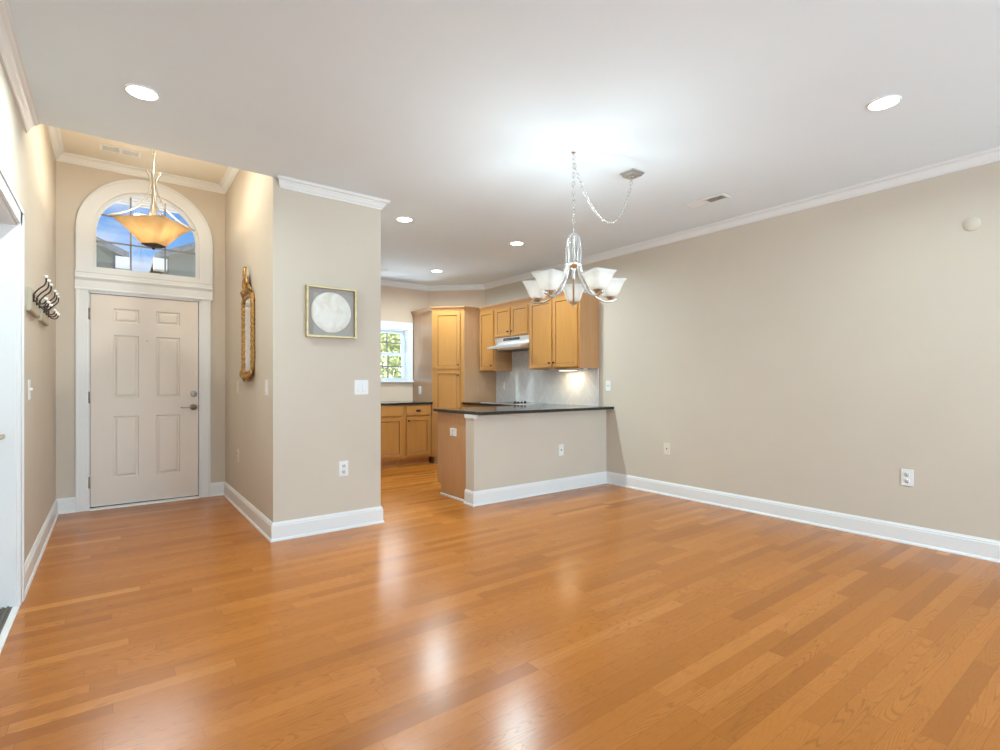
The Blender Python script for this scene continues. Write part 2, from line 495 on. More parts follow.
# ------------------------------------------------------------------ front door
CAS = [(0, 0), (.012, 0), (.018, .012), (.018, .07), (.022, .078), (.022, .09), (0, .09)]
b = B()
for x0, x1, s in ((DX0 - .09, DX0, 1), (DX1, DX1 + .092, -1)):
    pr = [(x0, YD), (x0, YD - .022), (x0 + .014, YD - .022), (x0 + .02, YD - .017), (x1 - .008, YD - .014), (x1, YD - .010), (x1, YD)] if s > 0 else \
        [(x0, YD), (x0, YD - .010), (x0 + .008, YD - .014), (x1 - .02, YD - .017), (x1 - .014, YD - .022), (x1, YD - .022), (x1, YD)]
    b.prism(pr, 0, 2.062)
# jamb lining inside the opening
b.box(DX0 - .001, DX0 + .012, YD - .008, YD + .14, 0, DH); b.box(DX1 - .012, DX1 + .001, YD - .008, YD + .14, 0, DH); b.box(DX0, DX1, YD - .008, YD + .14, DH - .012, DH + .012)
b.box(DX0 + .011, DX0 + .034, YD + .050, YD + .075, 0, DH - .011); b.box(DX1 - .034, DX1 - .011, YD + .050, YD + .075, 0, DH - .011); b.box(DX0 + .011, DX1 - .011, YD + .050, YD + .075, DH - .034, DH - .011)
struct(b.build('trim_door', 'trim'), 'white casing boards at both sides of the front door', 'door casing')
b = B(); hx0, hx1 = -.272, .846
prof = [(0, 2.06), (.026, 2.06), (.026, 2.075), (.020, 2.082), (.020, 2.150), (.026, 2.160), (.034, 2.172), (.034, 2.182), (.018, 2.190), (.018, 2.222), (.024, 2.226), (.024, 2.236), (0, 2.236)]
b.sweep([(hx1, YD), (hx0, YD)][::1], [(o, h) for o, h in prof], 0)
struct(b.build('trim_header', 'trim'), 'white moulded header between front door and arched window', 'door casing')


def paneled(x0, x1, z0, z1, th, panels, raised=True, mi_groove=0, depth=.007):
    """slab whose front (-Y) face at y=0 carries panels; all panel edges become grid lines"""
    b = B(); bm = b.bm
    xs = sorted({x0, x1} | {p[0] for p in panels} | {p[1] for p in panels}); zs = sorted({z0, z1} | {p[2] for p in panels} | {p[3] for p in panels})
    V = {(i, k): bm.verts.new((x, 0, z)) for i, x in enumerate(xs) for k, z in enumerate(zs)}
    hit = []
    for i in range(len(xs) - 1):
        for k in range(len(zs) - 1):
            f = bm.faces.new((V[i, k], V[i + 1, k], V[i + 1, k + 1], V[i, k + 1]))
            cx, cz = (xs[i] + xs[i + 1]) / 2, (zs[k] + zs[k + 1]) / 2
            if any(p[0] < cx < p[1] and p[2] < cz < p[3] for p in panels): hit.append(f)
    for f in hit:
        f.normal_update()
        r = bmesh.ops.inset_individual(bm, faces=[f], thickness=.009, depth=-depth)
        for q in r['faces']: q.material_index = mi_groove
        if raised:
            bmesh.ops.inset_individual(bm, faces=[f], thickness=.012, depth=0)
            bmesh.ops.inset_individual(bm, faces=[f], thickness=.022, depth=depth * .85)
    # sides and back
    n, m = len(xs) - 1, len(zs) - 1
    border = [V[i, 0] for i in range(n + 1)] + [V[n, k] for k in range(1, m + 1)] + [V[i, m] for i in range(n - 1, -1, -1)] + [V[0, k] for k in range(m - 1, 0, -1)]
    back = [bm.verts.new((v.co.x, th, v.co.z)) for v in border]
    L = len(border)
    for i in range(L): bm.faces.new((border[i], back[i], back[(i + 1) % L], border[(i + 1) % L]))
    bm.faces.new(back[::-1])
    return b


PX = [(.012, .212), (.352, .556)]
PZ = [(.285, .872), (1.05, 1.652), (1.775, 1.907)]
b = paneled(DX0 + .017, DX1 - .018, .030, DH - .018, .045, [(a, c, d, e) for a, c in PX for d, e in PZ], depth=.013)
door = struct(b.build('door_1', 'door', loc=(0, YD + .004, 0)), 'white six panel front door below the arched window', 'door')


def lever(parent, x, y, z, length, sgn=-1, m='satin'):
    b = B(); b.lathe([(.033, 0), (.033, -.006), (.028, -.012), (.012, -.016), (.012, -.045), (.009, -.05)], (x, y, z), 24, 'y')
    b.tube([(x, y - .042, z), (x + sgn * .02, y - .046, z + .001), (x + sgn * .06, y - .046, z - .002), (x + sgn * length * .85, y - .046, z - .004), (x + sgn * length, y - .043, z + .002)], [.010, .0085, .007, .006, .007], 8)
    return b.build('door_handle', m, parent)


hd = lever(door, .676, 0, .945, .115); hd['label'] = 'brushed nickel lever handle'
b = B(); b.lathe([(.031, 0), (.031, -.008), (.026, -.014), (.010, -.015), (.010, -.018)], (.676, 0, 1.082), 24, 'y'); b.box(.670, .682, -.032, -.014, 1.064, 1.100)
o = b.build('deadbolt', 'satin', door, bevel=.001); o['label'] = 'nickel deadbolt thumb turn'
b = B(); b.lathe([(.009, 0), (.009, -.003), (.005, -.004)], (.283, 0, 1.608), 14, 'y'); o = b.build('peephole', 'nickel', door)
for z in (1.838, 1.053, .258):
    b = B(); b.lathe([(.007, -.05), (.007, .05)], (DX0 + .008, -.012, z), 10); b.box(DX0 - .001, DX0 + .016, -.006, .002, z - .05, z + .05); b.ball((DX0 + .008, -.012, z + .053), .007)
    o = b.build('hinge', 'satin', door)
b = B(); b.box(DX1 - .0145, DX1 - .008, -.004, .001, .905, .965); b.build('strike_plate', 'bronze', door)
b = B(); b.prism([(YD - .03, 0), (YD - .022, .012), (YD, .018), (YD + .09, .018), (YD + .09, 0)], DX0 + .011, DX1 - .011, 'x')
b.box(DX0 + .012, DX1 - .012, YD + .012, YD + .04, .018, .022, 1)
struct(b.build('trim_threshold', ['trim', 'gap']), 'pale threshold strip under the front door', 'threshold')

# ------------------------------------------------------------------ arched window above the door
b = B()


def arch_band(b, r0, r1, zb0, zb1, ya, yb, n=28, mi=0):
    """arch of width r1-r0 with straight legs down to zb"""
    pi = [(AX - r0, zb0)] + [(AX - r0 * math.cos(math.pi * i / n), AZ + r0 * math.sin(math.pi * i / n)) for i in range(n + 1)] + [(AX + r0, zb0)]
    po = [(AX - r1, zb1)] + [(AX - r1 * math.cos(math.pi * i / n), AZ + r1 * math.sin(math.pi * i / n)) for i in range(n + 1)] + [(AX + r1, zb1)]
    rs = [[(p[0], ya, p[1]), (q[0], ya, q[1]), (q[0], yb, q[1]), (p[0], yb, p[1])] for p, q in zip(pi, po)]
    b.rings(rs, mi, True, False)


arch_band(b, AR - .004, .552, 2.236, 2.236, YD - .018, YD)
arch_band(b, AR + .10, .556, 2.236, 2.236, YD - .026, YD - .016)
b.box(AX - AR, AX + AR, YD - .018, YD, 2.236, 2.268)
win = struct(b.build('window_1', 'trim'), 'white arched window above the front door', 'window')
b = B(); arch_band(b, AR - .03, AR + .001, 2.255, 2.255, YD + .03, YD + .085); b.box(AX - AR + .03, AX + AR - .03, YD + .03, YD + .085, 2.255, 2.292)
b.build('window_frame', 'trim', win)
mm = mat('muntin_grey', (.22, .21, .19), .5)
b = B()
for x in (AX - .142, AX + .142): b.box(x - .007, x + .007, YD + .05, YD + .062, 2.29, AZ + math.sqrt((AR - .03) ** 2 - (x - AX) ** 2) + .004)
for z in (2.545, 2.80):
    w = (AR - .028) if z < AZ else math.sqrt((AR - .028) ** 2 - (z - AZ) ** 2)
    b.box(AX - w, AX + w, YD + .05, YD + .062, z - .007, z + .007)
b.build('muntin', mm, win)
b = B(); pts = [(AX - .405, 2.288)] + [(AX - .405 * math.cos(math.pi * i / 28), AZ + .405 * math.sin(math.pi * i / 28)) for i in range(29)] + [(AX + .405, 2.288)]
b.prism(pts, YD + .064, YD + .068, 'y'); b.build('pane', 'glass', win)

# ------------------------------------------------------------------ kitchen window
b = B()
b.box(WX1 - .002, WX1 + .088, YK - .02, YK, WZ0, WZ1 + .10); b.box(WX0 - .088, WX0 + .002, YK - .02, YK, WZ0, WZ1 + .10); b.box(WX0 - .088, WX1 + .088, YK - .024, YK, WZ1 - .002, WZ1 + .115)
b.box(WX0 - .11, WX1 + .09, YK - .05, YK + .06, WZ0 - .028, WZ0)
b.box(WX0, WX1, YK - .002, YK + .115, WZ1 - .012, WZ1 + .001)
for x0, x1 in ((WX0 - .001, WX0 + .012), (WX1 - .012, WX1 + .001)): b.box(x0, x1, YK - .002, YK + .115, WZ0, WZ1)
win = struct(b.build('window_2', 'trim', bevel=.003), 'white double hung window over the kitchen counter', 'window')
M['vinyl'] = mat('white_vinyl', (.62, .68, .76), .4)
for nm, z0, z1, y in (('upper_sash', 1.625, WZ1 - .012, YK + .075), ('lower_sash', WZ0, 1.66, YK + .04)):
    b = B(); f = .052
    b.box(WX0 + .012, WX0 + .012 + f, y, y + .03, z0, z1); b.box(WX1 - .012 - f, WX1 - .012, y, y + .03, z0, z1)
    b.box(WX0 + .064, WX1 - .064, y, y + .03, z0, z0 + .04); b.box(WX0 + .064, WX1 - .064, y, y + .03, z1 - .04, z1)
    s_ = b.build(nm, 'vinyl', win)
    b = B(); gx0, gx1 = WX0 + .064, WX1 - .064; gw = (gx1 - gx0) / 3
    for k in (1, 2): b.box(gx0 + gw * k - .009, gx0 + gw * k + .009, y + .008, y + .022, z0 + .03, z1 - .03)
    zm = (z0 + z1) / 2; b.box(gx0, gx1, y + .008, y + .022, zm - .009, zm + .009)
    b.build('muntin', mm, s_)
    b = B(); b.box(gx0 - .005, gx1 + .005, y + .013, y + .017, z0 + .035, z1 - .035); b.build('pane', 'glass', s_)

# windows behind the viewer
for k, (x0, x1) in enumerate(((.1, 2.0), (2.4, 4.3))):
    b = B(); f = .07
    for a, c in ((x0, x0 + f), (x1 - f, x1), ((x0 + x1) / 2 - .04, (x0 + x1) / 2 + .04)): b.box(a, c, YS - .10, YS - .04, wz0, wz1)
    b.box(x0, x1, YS - .10, YS - .04, wz0, wz0 + f); b.box(x0, x1, YS - .10, YS - .04, wz1 - f, wz1)
    struct(b.build('window_%d' % (k + 3), 'trim'), ('wide living room window behind viewer on the left', 'wide living room window behind viewer on the right')[k], 'window')

# ------------------------------------------------------------------ side door on the left wall
b = B(); cw = .085
pz = [(YD, 0)]
b.box(XL, XL + .018, D2B - .003, D2B + cw, 0, D2H + cw); b.box(XL, XL + .018, D2A - cw, D2A + .003, 0, D2H + cw); b.box(XL, XL + .018, D2A - cw, D2B + cw, D2H - .003, D2H + cw)
b.box(XL + .015, XL + .024, D2B + cw - .022, D2B + cw, 0, D2H + cw); b.box(XL + .015, XL + .024, D2A - cw, D2B + cw, D2H + cw - .022, D2H + cw); b.box(XL + .015, XL + .024, D2A - cw, D2A - cw + .022, 0, D2H + cw)
b.box(XL - .12, XL + .002, D2B - .018, D2B + .001, 0, D2H); b.box(XL - .12, XL + .002, D2A - .001, D2A + .018, 0, D2H); b.box(XL - .12, XL + .002, D2A, D2B, D2H - .018, D2H + .001)
struct(b.build('trim_sidedoor', 'trim', bevel=.002), 'white casing of the doorway at the left edge', 'door casing')
b = paneled(-.401, .401, .03, D2H - .022, .035, [(a, c, d, e) for a, c in ((-.29, -.05), (.05, .29)) for d, e in PZ], depth=.007)
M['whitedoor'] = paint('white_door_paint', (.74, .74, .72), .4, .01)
door2 = struct(b.build('door_2', 'whitedoor', loc=(XL - .084, (D2A + D2B) / 2, 0), rot=R(90)), 'white side door at the left edge of the room', 'door')
h2 = lever(door2, .335, 0, .915, .11); h2['label'] = 'brass toned lever handle'
h2.data.materials[0] = mat('aged_brass', (.50, .42, .26), .3, 1)
b = B(); b.box(XL - .12, XL - .012, D2A + .018, D2B - .018, 0, .010, 0)
for k in range(5): b.box(XL - .112 + k * .02, XL - .104 + k * .02, D2A + .018, D2B - .018, .010, .016, 0)
b.box(XL - .012, XL + .016, D2A + .018, D2B - .018, 0, .008, 1)
M['ridged'] = mat('ridged_bronze_sill', (.13, .11, .09), .45, .3)
struct(b.build('trim_sill', ['ridged', 'trim']), 'dark ridged threshold in the left doorway', 'threshold')

# ------------------------------------------------------------------ cabinets (local frame: front faces -Y at y=0, x right)
def knob(parent, x, z, y=-.018):
    b = B(); b.lathe([(.006, 0), (.005, -.012), (.010, -.016), (.014, -.022), (.013, -.028), (.006, -.031), (.001, -.0315)], (x, y, z), 16, 'y')
    o = b.build('knob', 'bronze', parent); o['label'] = 'dark bronze round knob'
    return o


def cab_door(parent, x0, x1, z0, z1, kn=None, fr=.052, name='door'):
    b = paneled(x0, x1, z0, z1, .018, [(x0 + fr, x1 - fr, z0 + fr, z1 - fr)], raised=False, mi_groove=1, depth=.009)
    d = b.build(name, ['maple', 'glaze'], parent, loc=(0, -.0185, 0), bevel=0)
    if kn: knob(d, kn[0], kn[1], 0)
    return d


def drawer(parent, x0, x1, z0, z1, pull=True):
    b = B(); b.box(x0, x1, 0, .018, z0, z1); d = b.build('drawer', 'maple', parent, loc=(0, -.0185, 0), bevel=.004)
    if pull:
        cx, cz = (x0 + x1) / 2, (z0 + z1) / 2
        b = B(); b.lathe([(.001, -.020), (.012, -.019), (.022, -.012), (.026, 0)], (0, 0, 0), 20, 'y')
        for v in b.bm.verts: v.co.x = v.co.x * 1.65 + cx; v.co.z = v.co.z * .7 + cz
        o = b.build('cup_pull', 'bronze', d); o['label'] = 'dark bronze cup pull'
    return d


def carcass(root, w, dep, z0, z1, side=True, kick=0):
    b = B(); b.box(0, w, .0, dep, z0, z1, 1)
    for v in b.bm.faces:
        if abs(v.normal.y + 1) < .1 or v.calc_center_median().y < 1e-4: v.material_index = 0
    if kick: b.box(.001, w - .001, .075, dep, 0, z0, 1); b.box(0, w, .050, .0765, 0, .022, 0)
    return b.build('body', ['maple', 'maple_side'], root)


# uppers on the right wall
UZ0, UZ1, UF = 1.372, 2.262, 4.39
UD = XR - .001 - UF


def upper(label, ya, yb, z0, z1, doors, side_kn):
    r = thing('wall_cabinet', label, 'kitchen cabinet', (UF, ya, 0), R(-90), 'wall cabinets beside the range hood')
    w = ya - yb; carcass(r, w, UD, z0, z1)
    n = doors; st = .026 if n > 1 else .022; dw = (w - st * (n + 1)) / n
    for k in range(n):
        x0 = st + k * (dw + st); x1 = x0 + dw
        right = (k == 0) if n > 1 else side_kn
        kx = x1 - .028 if right else x0 + .028
        cab_door(r, x0, x1, z0 + .018, z1 - .022, (kx, z0 + .075), fr=.043)
    return r


upper('narrow single door honey wall cabinet left of the range hood', 6.309, 5.930, UZ0, UZ1, 1, True)
upper('short two door honey wall cabinet above the range hood', 5.926, 5.168, 1.832, UZ1, 2, True)
big = upper('large two door honey wall cabinet right of the range hood', 5.164, 4.250, UZ0, UZ1, 2, True)
# crown along the uppers and pantry
CC = [(0, -.002), (.006, -.002), (.010, .010), (.026, .030), (.036, .040), (.038, .052), (0, .052)]
# corner pantry
PA, PBx = Vector((3.776, 6.655)), Vector((4.118, 6.313))
pw = (PBx - PA).length
pan = thing('pantry_cabinet', 'tall honey maple pantry cabinet standing diagonally in the kitchen corner', 'kitchen cabinet', (PA.x, PA.y, 0), R(-45))
ct, sn = math.cos(R(45)), math.sin(R(45))


def loc2(p):
    d = Vector(p) - PA; return (d.x * ct - d.y * sn, d.x * sn + d.y * ct)


b = B(); poly = [loc2(p) for p in ((PA.x, PA.y), (PBx.x, PBx.y), (XR - .002, PBx.y), (XR - .002, 6.59), (4.04, YK - .002), (PA.x, YK - .002))]
b.prism(poly, .10, UZ1, 'z', 1)
for f in b.bm.faces:
    if f.calc_center_median().y < 1e-3: f.material_index = 0
cx = sum(p[0] for p in poly) / 6; cy = sum(p[1] for p in poly) / 6
b.prism([(p[0] * .9 + cx * .1, p[1] * .9 + cy * .1) for p in poly], 0, .10, 'z', 1)
M['pantry_side'] = wood('satin_lacquered_side', (.40, .215, .105), (.46, .26, .135), coat=1.0, rough=.3)
M['pantry_side'].node_tree.nodes['Principled BSDF'].inputs['Coat Roughness'].default_value = .2
b.build('body', ['maple', 'pantry_side'], pan)
cab_door(pan, .042, pw - .062, 1.400, UZ1 - .03, (pw - .062 - .024, 1.462), fr=.046)
cab_door(pan, .042, pw - .062, .128, 1.378, (pw - .062 - .024, 1.31), fr=.046)
b = B(); pth = [loc2(p) for p in ((PA.x, YK - .004), (PA.x, PA.y), (PBx.x, PBx.y), (UF - .03, PBx.y))]
# outside is to the right of the walk from the window wall, so walk it backwards
b.sweep(pth[::-1], [(-o, h) for o, h in CC][::1] and [(-o * -1, h) for o, h in CC], UZ1)
o = b.build('cornice', 'maple_side', pan)
b = B(); b.sweep([(.0, UD), (.0, 0), (6.313 - 4.25, 0)][1:], [(-q, h) for q, h in CC], UZ1)
b = B(); b.sweep([(UF, 4.25), (UF, 6.313)], CC, UZ1)
tag(b.build('cabinet_cornice', 'maple_side'), 'long wooden cornice strip on top of the wall cabinets', 'cornice')

# base cabinets on the window wall
BF = 6.66


def base_cab(label, x0, x1, ndoor, kside, dz=True, loc=None, rot=0, dep=None, grp='base cabinets in the kitchen'):
    r = thing('base_cabinet', label, 'kitchen cabinet', loc or (x0, BF, 0), rot, grp)
    w = x1 - x0; carcass(r, w, dep or YK - .002 - BF, .112, .883, kick=1)
    st = .03; dw = (w - st * (ndoor + 1)) / ndoor
    for k in range(ndoor):
        a = st + k * (dw + st); c = a + dw
        right = (k == 0) if ndoor > 1 else kside
        cab_door(r, a, c, .150, .700, ((c - .028) if right else (a + .028), .655), fr=.045)
        if dz: drawer(r, a, c, .730, .865, pull=(ndoor == 1))
    return r


base_cab('honey base cabinet with one drawer, left of the pantry', 3.322, 3.764, 1, False)
base_cab('two door honey base cabinet below the kitchen window', 2.402, 3.320, 2, True)
b = B(); b.box(XP1 + .001, PA.x - .002, BF - .028, YK - .001, .885, .916)
tag(b.build('countertop', 'granite', bevel=.004), 'black granite countertop under the kitchen window', 'countertop')
base_cab('honey base cabinet hidden below the window counter beside the partition', 1.86, 2.40, 1, True)

# right run and peninsula
base_cab('honey base cabinet under the cooktop against the right wall', 0, 1.425, 2, True, loc=(4.10, 6.303, 0), rot=R(-90), dep=XR - .002 - 4.10)
pen = base_cab('peninsula cabinet with plain brown end panel and white outlet', 0, 1.247, 3, True, dz=True, loc=(4.095, 4.868, 0), rot=R(180), dep=.593)
# (its doors face the kitchen) end panel
b = B(); b.box(1.247, 1.261, 0.07, .593, 0, .112); b.box(1.247, 1.261, -.004, .593, .112, .883); b.box(1.261, 1.273, .07, .593, 0, .016, 1)
b.build('end_panel', ['maple_side', 'trim'], pen)
o = B().box(0, .62, -.004, .593, .112, .883).build('filler', 'maple_side', pen, loc=(-.615, 0, 0))
b = B(); b.prism([(2.795, 4.012), (2.802, 4.005), (XR - .001, 4.005), (XR - .001, 6.311), (4.07, 6.311), (4.07, 4.905), (2.795, 4.905)], .885, .916)
tag(b.build('countertop', 'granite', bevel=.005, seg=3), 'black granite bar countertop on the low peninsula wall', 'countertop')
b = B(); b.box(2.792, 2.84, YB - .010, YB + .156, .850, .8845); b.box(2.797, 2.84, YB - .005, YB + .151, .842, .850)
struct(b.build('trim_cap', 'trim', bevel=.003), 'small white cap moulding under the bar corner', 'trim')
# backsplash
b = B(); b.box(XR - .010, XR, 4.25, 6.313, .916, UZ0 + .002); b.box(XR - .010, XR, 5.166, 5.928, UZ0, 1.70)
struct(b.build('trim_backsplash', 'tile'), 'pale marble chevron tile backsplash under the wall cabinets', 'backsplash')

# cooktop
ck = thing('cooktop', 'black glass cooktop with four knobs on the right hand counter', 'cooktop', (4.13, 5.145, .916))
B().box(0, .53, 0, .765, 0, .008).build('glass_top', 'black', ck, bevel=.002)
b = B(); b.box(-.004, .534, -.004, 0, 0, .010); b.box(-.004, .534, .765, .769, 0, .010); b.box(-.004, 0, 0, .765, 0, .010); b.box(.53, .534, 0, .765, 0, .010)
b.build('rim', 'steel', ck)
for k in range(4):
    b = B(); b.lathe([(.021, 0), (.021, .006), (.017, .010), (.015, .028), (.012, .030), (.001, .0305)], (.02 + .028 + k * .057, .06, .008), 18)
    b.box(.02 + .028 + k * .057 - .003, .02 + .028 + k * .057 + .003, .046, .074, .034, .042)
    b.build('knob', 'black', ck)
bm_ = mat('burner_ring_grey', (.08, .08, .085), .25)
for x, y, r in ((.15, .25, .09), (.38, .25, .075), (.15, .58, .075), (.38, .58, .1)):
    b = B(); b.lathe([(r, 0), (r, .0006), (r - .006, .0006), (r - .006, 0)], (x, y, .0079), 32, cap=False); b.build('burner', bm_, ck)

# range hood (front faces -X)
hood = thing('range_hood', 'stainless steel range hood with pulled out visor over cooktop', 'range hood', (UF, 5.922, 0), R(-90))
hw = 5.922 - 5.172
b = B()
b.prism([(.0, 1.765), (.0, 1.831), (UD, 1.831), (UD, 1.660), (.045, 1.660)], 0, hw, 'x')
b.prism([(-.004, 1.772), (-.004, 1.828), (0, 1.828), (0, 1.772)], .004, hw - .004, 'x')
b.build('body', 'steel', hood, bevel=.002)
b = B(); b.prism([(-.150, 1.668), (-.150, 1.694), (-.136, 1.702), (.03, 1.738), (.03, 1.716), (-.125, 1.680), (-.125, 1.668)], .006, hw - .006, 'x')
o = b.build('visor', 'steel', hood, bevel=.002)
b = B(); b.box(.03, hw - .03, .05, UD - .02, 1.6545, 1.6605); b.build('filter', mat('filter_dark', (.08, .085, .09), .4, .6), hood)
b = B(); b.box(.20, hw - .19, -.0065, -.003, 1.784, 1.818); cp = b.build('control_panel', 'black', hood)
for k in range(6):
    b = B(); b.box(.245 + k * .052, .265 + k * .052, -.009, -.006, 1.796, 1.806); b.build('button', mat('button_grey', (.25, .26, .28), .4), cp)

# under-cabinet light
uc = thing('under_cabinet_light', 'slim light bar glowing under the large wall cabinet', 'light', (4.56, 4.62, UZ0))
b = B(); b.box(-.04, .04, -.30, .30, -.022, -.0005); b.build('housing', 'plastic', uc, bevel=.004)
b = B(); b.box(-.03, .03, -.12, .12, -.025, -.021); b.build('lens', emit('lit_bar_lens', (1, .82, .55), 6), uc)
lamp('bar_light', 'AREA', (.0, .0, -.028), 1.6, (1, .80, .52), (0, 0, 0), uc, shape='RECTANGLE', size=.06, size_y=.22)

# ------------------------------------------------------------------ wall plates (local frame: front faces -Y)
def plate(name, label, cat, loc, rot, kind, w=.075, h=.122, m='plastic', group=None, toggles=1):
    r = thing(name, label, cat, loc, rot, group)
    B().box(-w / 2, w / 2, -.006, .0, -h / 2, h / 2).build('cover_plate', m, r, bevel=.0025)
    if kind == 'outlet':
        for z in (.024, -.024):
            b = B(); b.lathe([(.0165, -.006), (.0165, -.0085), (.001, -.0086)], (0, 0, z), 20, 'y')
            for x in (-.0065, .0065): b.box(x - .0022, x + .0022, -.0094, -.0080, z - .001, z + .010, 1)
            b.lathe([(.0036, -.0080), (.0036, -.0094)], (0, 0, z - .008), 10, 'y', mi=1)
            b.build('socket', [m, 'slot'], r)
    elif kind == 'toggle':
        for k in range(toggles):
            x = (k - (toggles - 1) / 2) * .046
            b = B(); b.box(x - .0165, x + .0165, -.0085, -.005, -.033, .033); b.prism([(-.0085, -.030), (-.0085, .030), (-.0125, -.028)], x - .014, x + .014, 'x'); b.build('rocker', m, r, bevel=.0008)
    elif kind == 'lever':
        b = B(); b.box(-.005, .005, -.018, -.005, -.004, .012); b.build('toggle', m, r, bevel=.001)
    elif kind == 'jack':
        b = B(); b.lathe([(.007, -.006), (.007, -.009), (.003, -.012), (.003, -.014)], (0, 0, 0), 12, 'y', mi=0); b.build('jack', 'slot', r)
    return r


LW, RW, FW = R(90), R(-90), 0
plate('light_switch', 'double rocker light switch on partition below the framed round art', 'light switch', (1.660, YP, 1.157), FW, 'toggle', .122, .122, toggles=2)
plate('wall_outlet', 'white duplex outlet low on the partition wall', 'outlet', (1.510, YP, .494), FW, 'outlet')
plate('light_switch', 'single light switch on foyer wall near the partition corner', 'light switch', (XP0, 4.305, 1.157), RW, 'toggle')
plate('light_switch', 'small almond switch on foyer wall below the gilded mirror', 'light switch', (XP0, 5.455, 1.155), RW, 'lever', m='almond')
plate('wall_outlet', 'almond outlet low on foyer wall close to front door', 'outlet', (XP0, 5.44, .498), RW, 'outlet', m='almond')
plate('light_switch', 'light switch on the left wall under the coat hooks', 'light switch', (XL, 4.26, 1.150), LW, 'lever')
plate('wall_outlet', 'almond phone jack plate low on right wall near the bar', 'outlet', (XR, 3.287, .494), RW, 'jack', m='almond')
plate('wall_outlet', 'white duplex outlet low on the long right wall', 'outlet', (XR, 1.217, .490), RW, 'outlet')
plate('wall_outlet', 'almond jack plate on right wall just above the bar end', 'outlet', (XR, 4.095, 1.162), RW, 'jack', m='plastic')
plate('light_switch', 'white switch on marble backsplash under the light', 'light switch', (XR - .010, 4.505, 1.157), RW, 'toggle')
plate('wall_outlet', 'white outlet on backsplash below the narrow wall cabinet', 'outlet', (XR - .010, 6.145, 1.150), RW, 'outlet')
plate('wall_outlet', 'white outlet on the pantry side above window counter', 'outlet', (3.776, 7.03, 1.085), RW, 'outlet')
plate('wall_outlet', 'white outlet on the bar wall facing the living room', 'outlet', (3.965, YB, .452), FW, 'jack')
plate('wall_outlet', 'square white outlet on the brown peninsula end panel', 'outlet', (2.834, 4.55, .683), RW, 'outlet', .122, .082)
b = B(); b.lathe([(.046, 0), (.046, -.004), (.044, -.006), (.001, -.0065)], (0, 0, 0), 28, 'y')
o = tag(b.build('blank_cover', M['wall'], loc=(XR, .858, 2.283), rot=RW), 'round beige cover plate high on the right wall', 'cover plate')

# ------------------------------------------------------------------ ceiling vents
def vent(label, x0, x1, y0, y1, z, along, m='trim', tilt=.006):
    r = thing('ceiling_vent', label, 'vent', ((x0 + x1) / 2, (y0 + y1) / 2, z), 0, 'ceiling air registers')
    w, d = (x1 - x0) / 2, (y1 - y0) / 2; f = .022
    b = B()
    b.box(-w, w, -d, -d + f, -.007, 0); b.box(-w, w, d - f, d, -.007, 0); b.box(-w, -w + f, -d + f, d - f, -.007, 0); b.box(w - f, w, -d + f, d - f, -.007, 0)
    if along == 'y': b.box(-w + f, w - f, -.012, .012, -.007, 0)
    else: b.box(-.012, .012, -d + f, d - f, -.007, 0)
    b.build('frame', m, r, bevel=.001)
    B().box(-w + f, w - f, -d + f, d - f, -.002, -.0004).build('backing', mat('vent_dark', (.10, .10, .10), .7), r)
    b = B(); L = w - f if along == 'y' else d - f
    nsl = 5
    for k in range(nsl):
        c = -L + (k + .5) * 2 * L / nsl
        for q in (-1, 1):
            if along == 'y': b.prism([(c - tilt * q, -.002), (c + tilt * q, -.009), (c + tilt * q + .002 * q, -.008), (c - tilt * q + .002 * q, -.001)], min(q * .012, q * (d - f)), max(q * .012, q * (d - f)), 'y')
            else: b.prism([(c - tilt * q, -.002), (c + tilt * q, -.009), (c + tilt * q + .002 * q, -.008), (c - tilt * q + .002 * q, -.001)], min(q * .012, q * (w - f)), max(q * .012, q * (w - f)), 'x')
    b.build('louvre', m, r)
    return r


vent('white air vent on the main ceiling near the right wall', 3.98, 4.12, 2.25, 2.61, ZC, 'y')
vent('cream air vent on the raised foyer ceiling', -.085, .215, 5.665, 5.815, ZF, 'x', 'trim', .0005)

# ------------------------------------------------------------------ recessed downlights
def can(label, x, y, power, lit=True, z=None, col=(.76, .95, 1)):
    r = thing('recessed_light', label, 'recessed light', (x, y, z or ZC), 0, 'recessed ceiling lights')
    b = B(); b.lathe([(.068, -.0002), (.069, -.006), (.073, -.007), (.078, -.004), (.079, -.0002)], (0, 0, 0), 32, cap=False); b.build('trim_ring', 'trim', r)
    b = B(); b.lathe([(.001, -.0045), (.060, -.0045), (.070, -.004), (.070, -.001)], (0, 0, 0), 32); b.build('lens', 'lens' if lit else 'plastic', r)
    if lit: lamp('downlight', 'AREA', (0, 0, -.010), power, col, (0, 0, 0), r, shape='DISK', size=.12, spread=R(165))
    return r


can('lit recessed light near the upper left, before the foyer', .130, 3.340, 20)
can('lit recessed light near the upper right above long wall', 3.412, .987, 17)
can('lit recessed light in kitchen ceiling beside the partition crown', 2.212, 4.425, 25)
can('lit recessed light in kitchen ceiling above the bar', 3.585, 4.432, 29)
can('lit recessed light in kitchen ceiling nearest the pantry', 3.582, 6.185, 27)
can('added unseen fill light on the raised foyer ceiling, just inside the header', .282, 4.66, 15, True, ZF, (.95, .95, .84))  # extra downlight put in out of view to brighten the foyer walls
can('unlit recessed light half hidden behind the partition edge', 2.955, 6.58, 0, False)

# ------------------------------------------------------------------ chandelier
CX, CY = 2.476, 2.455


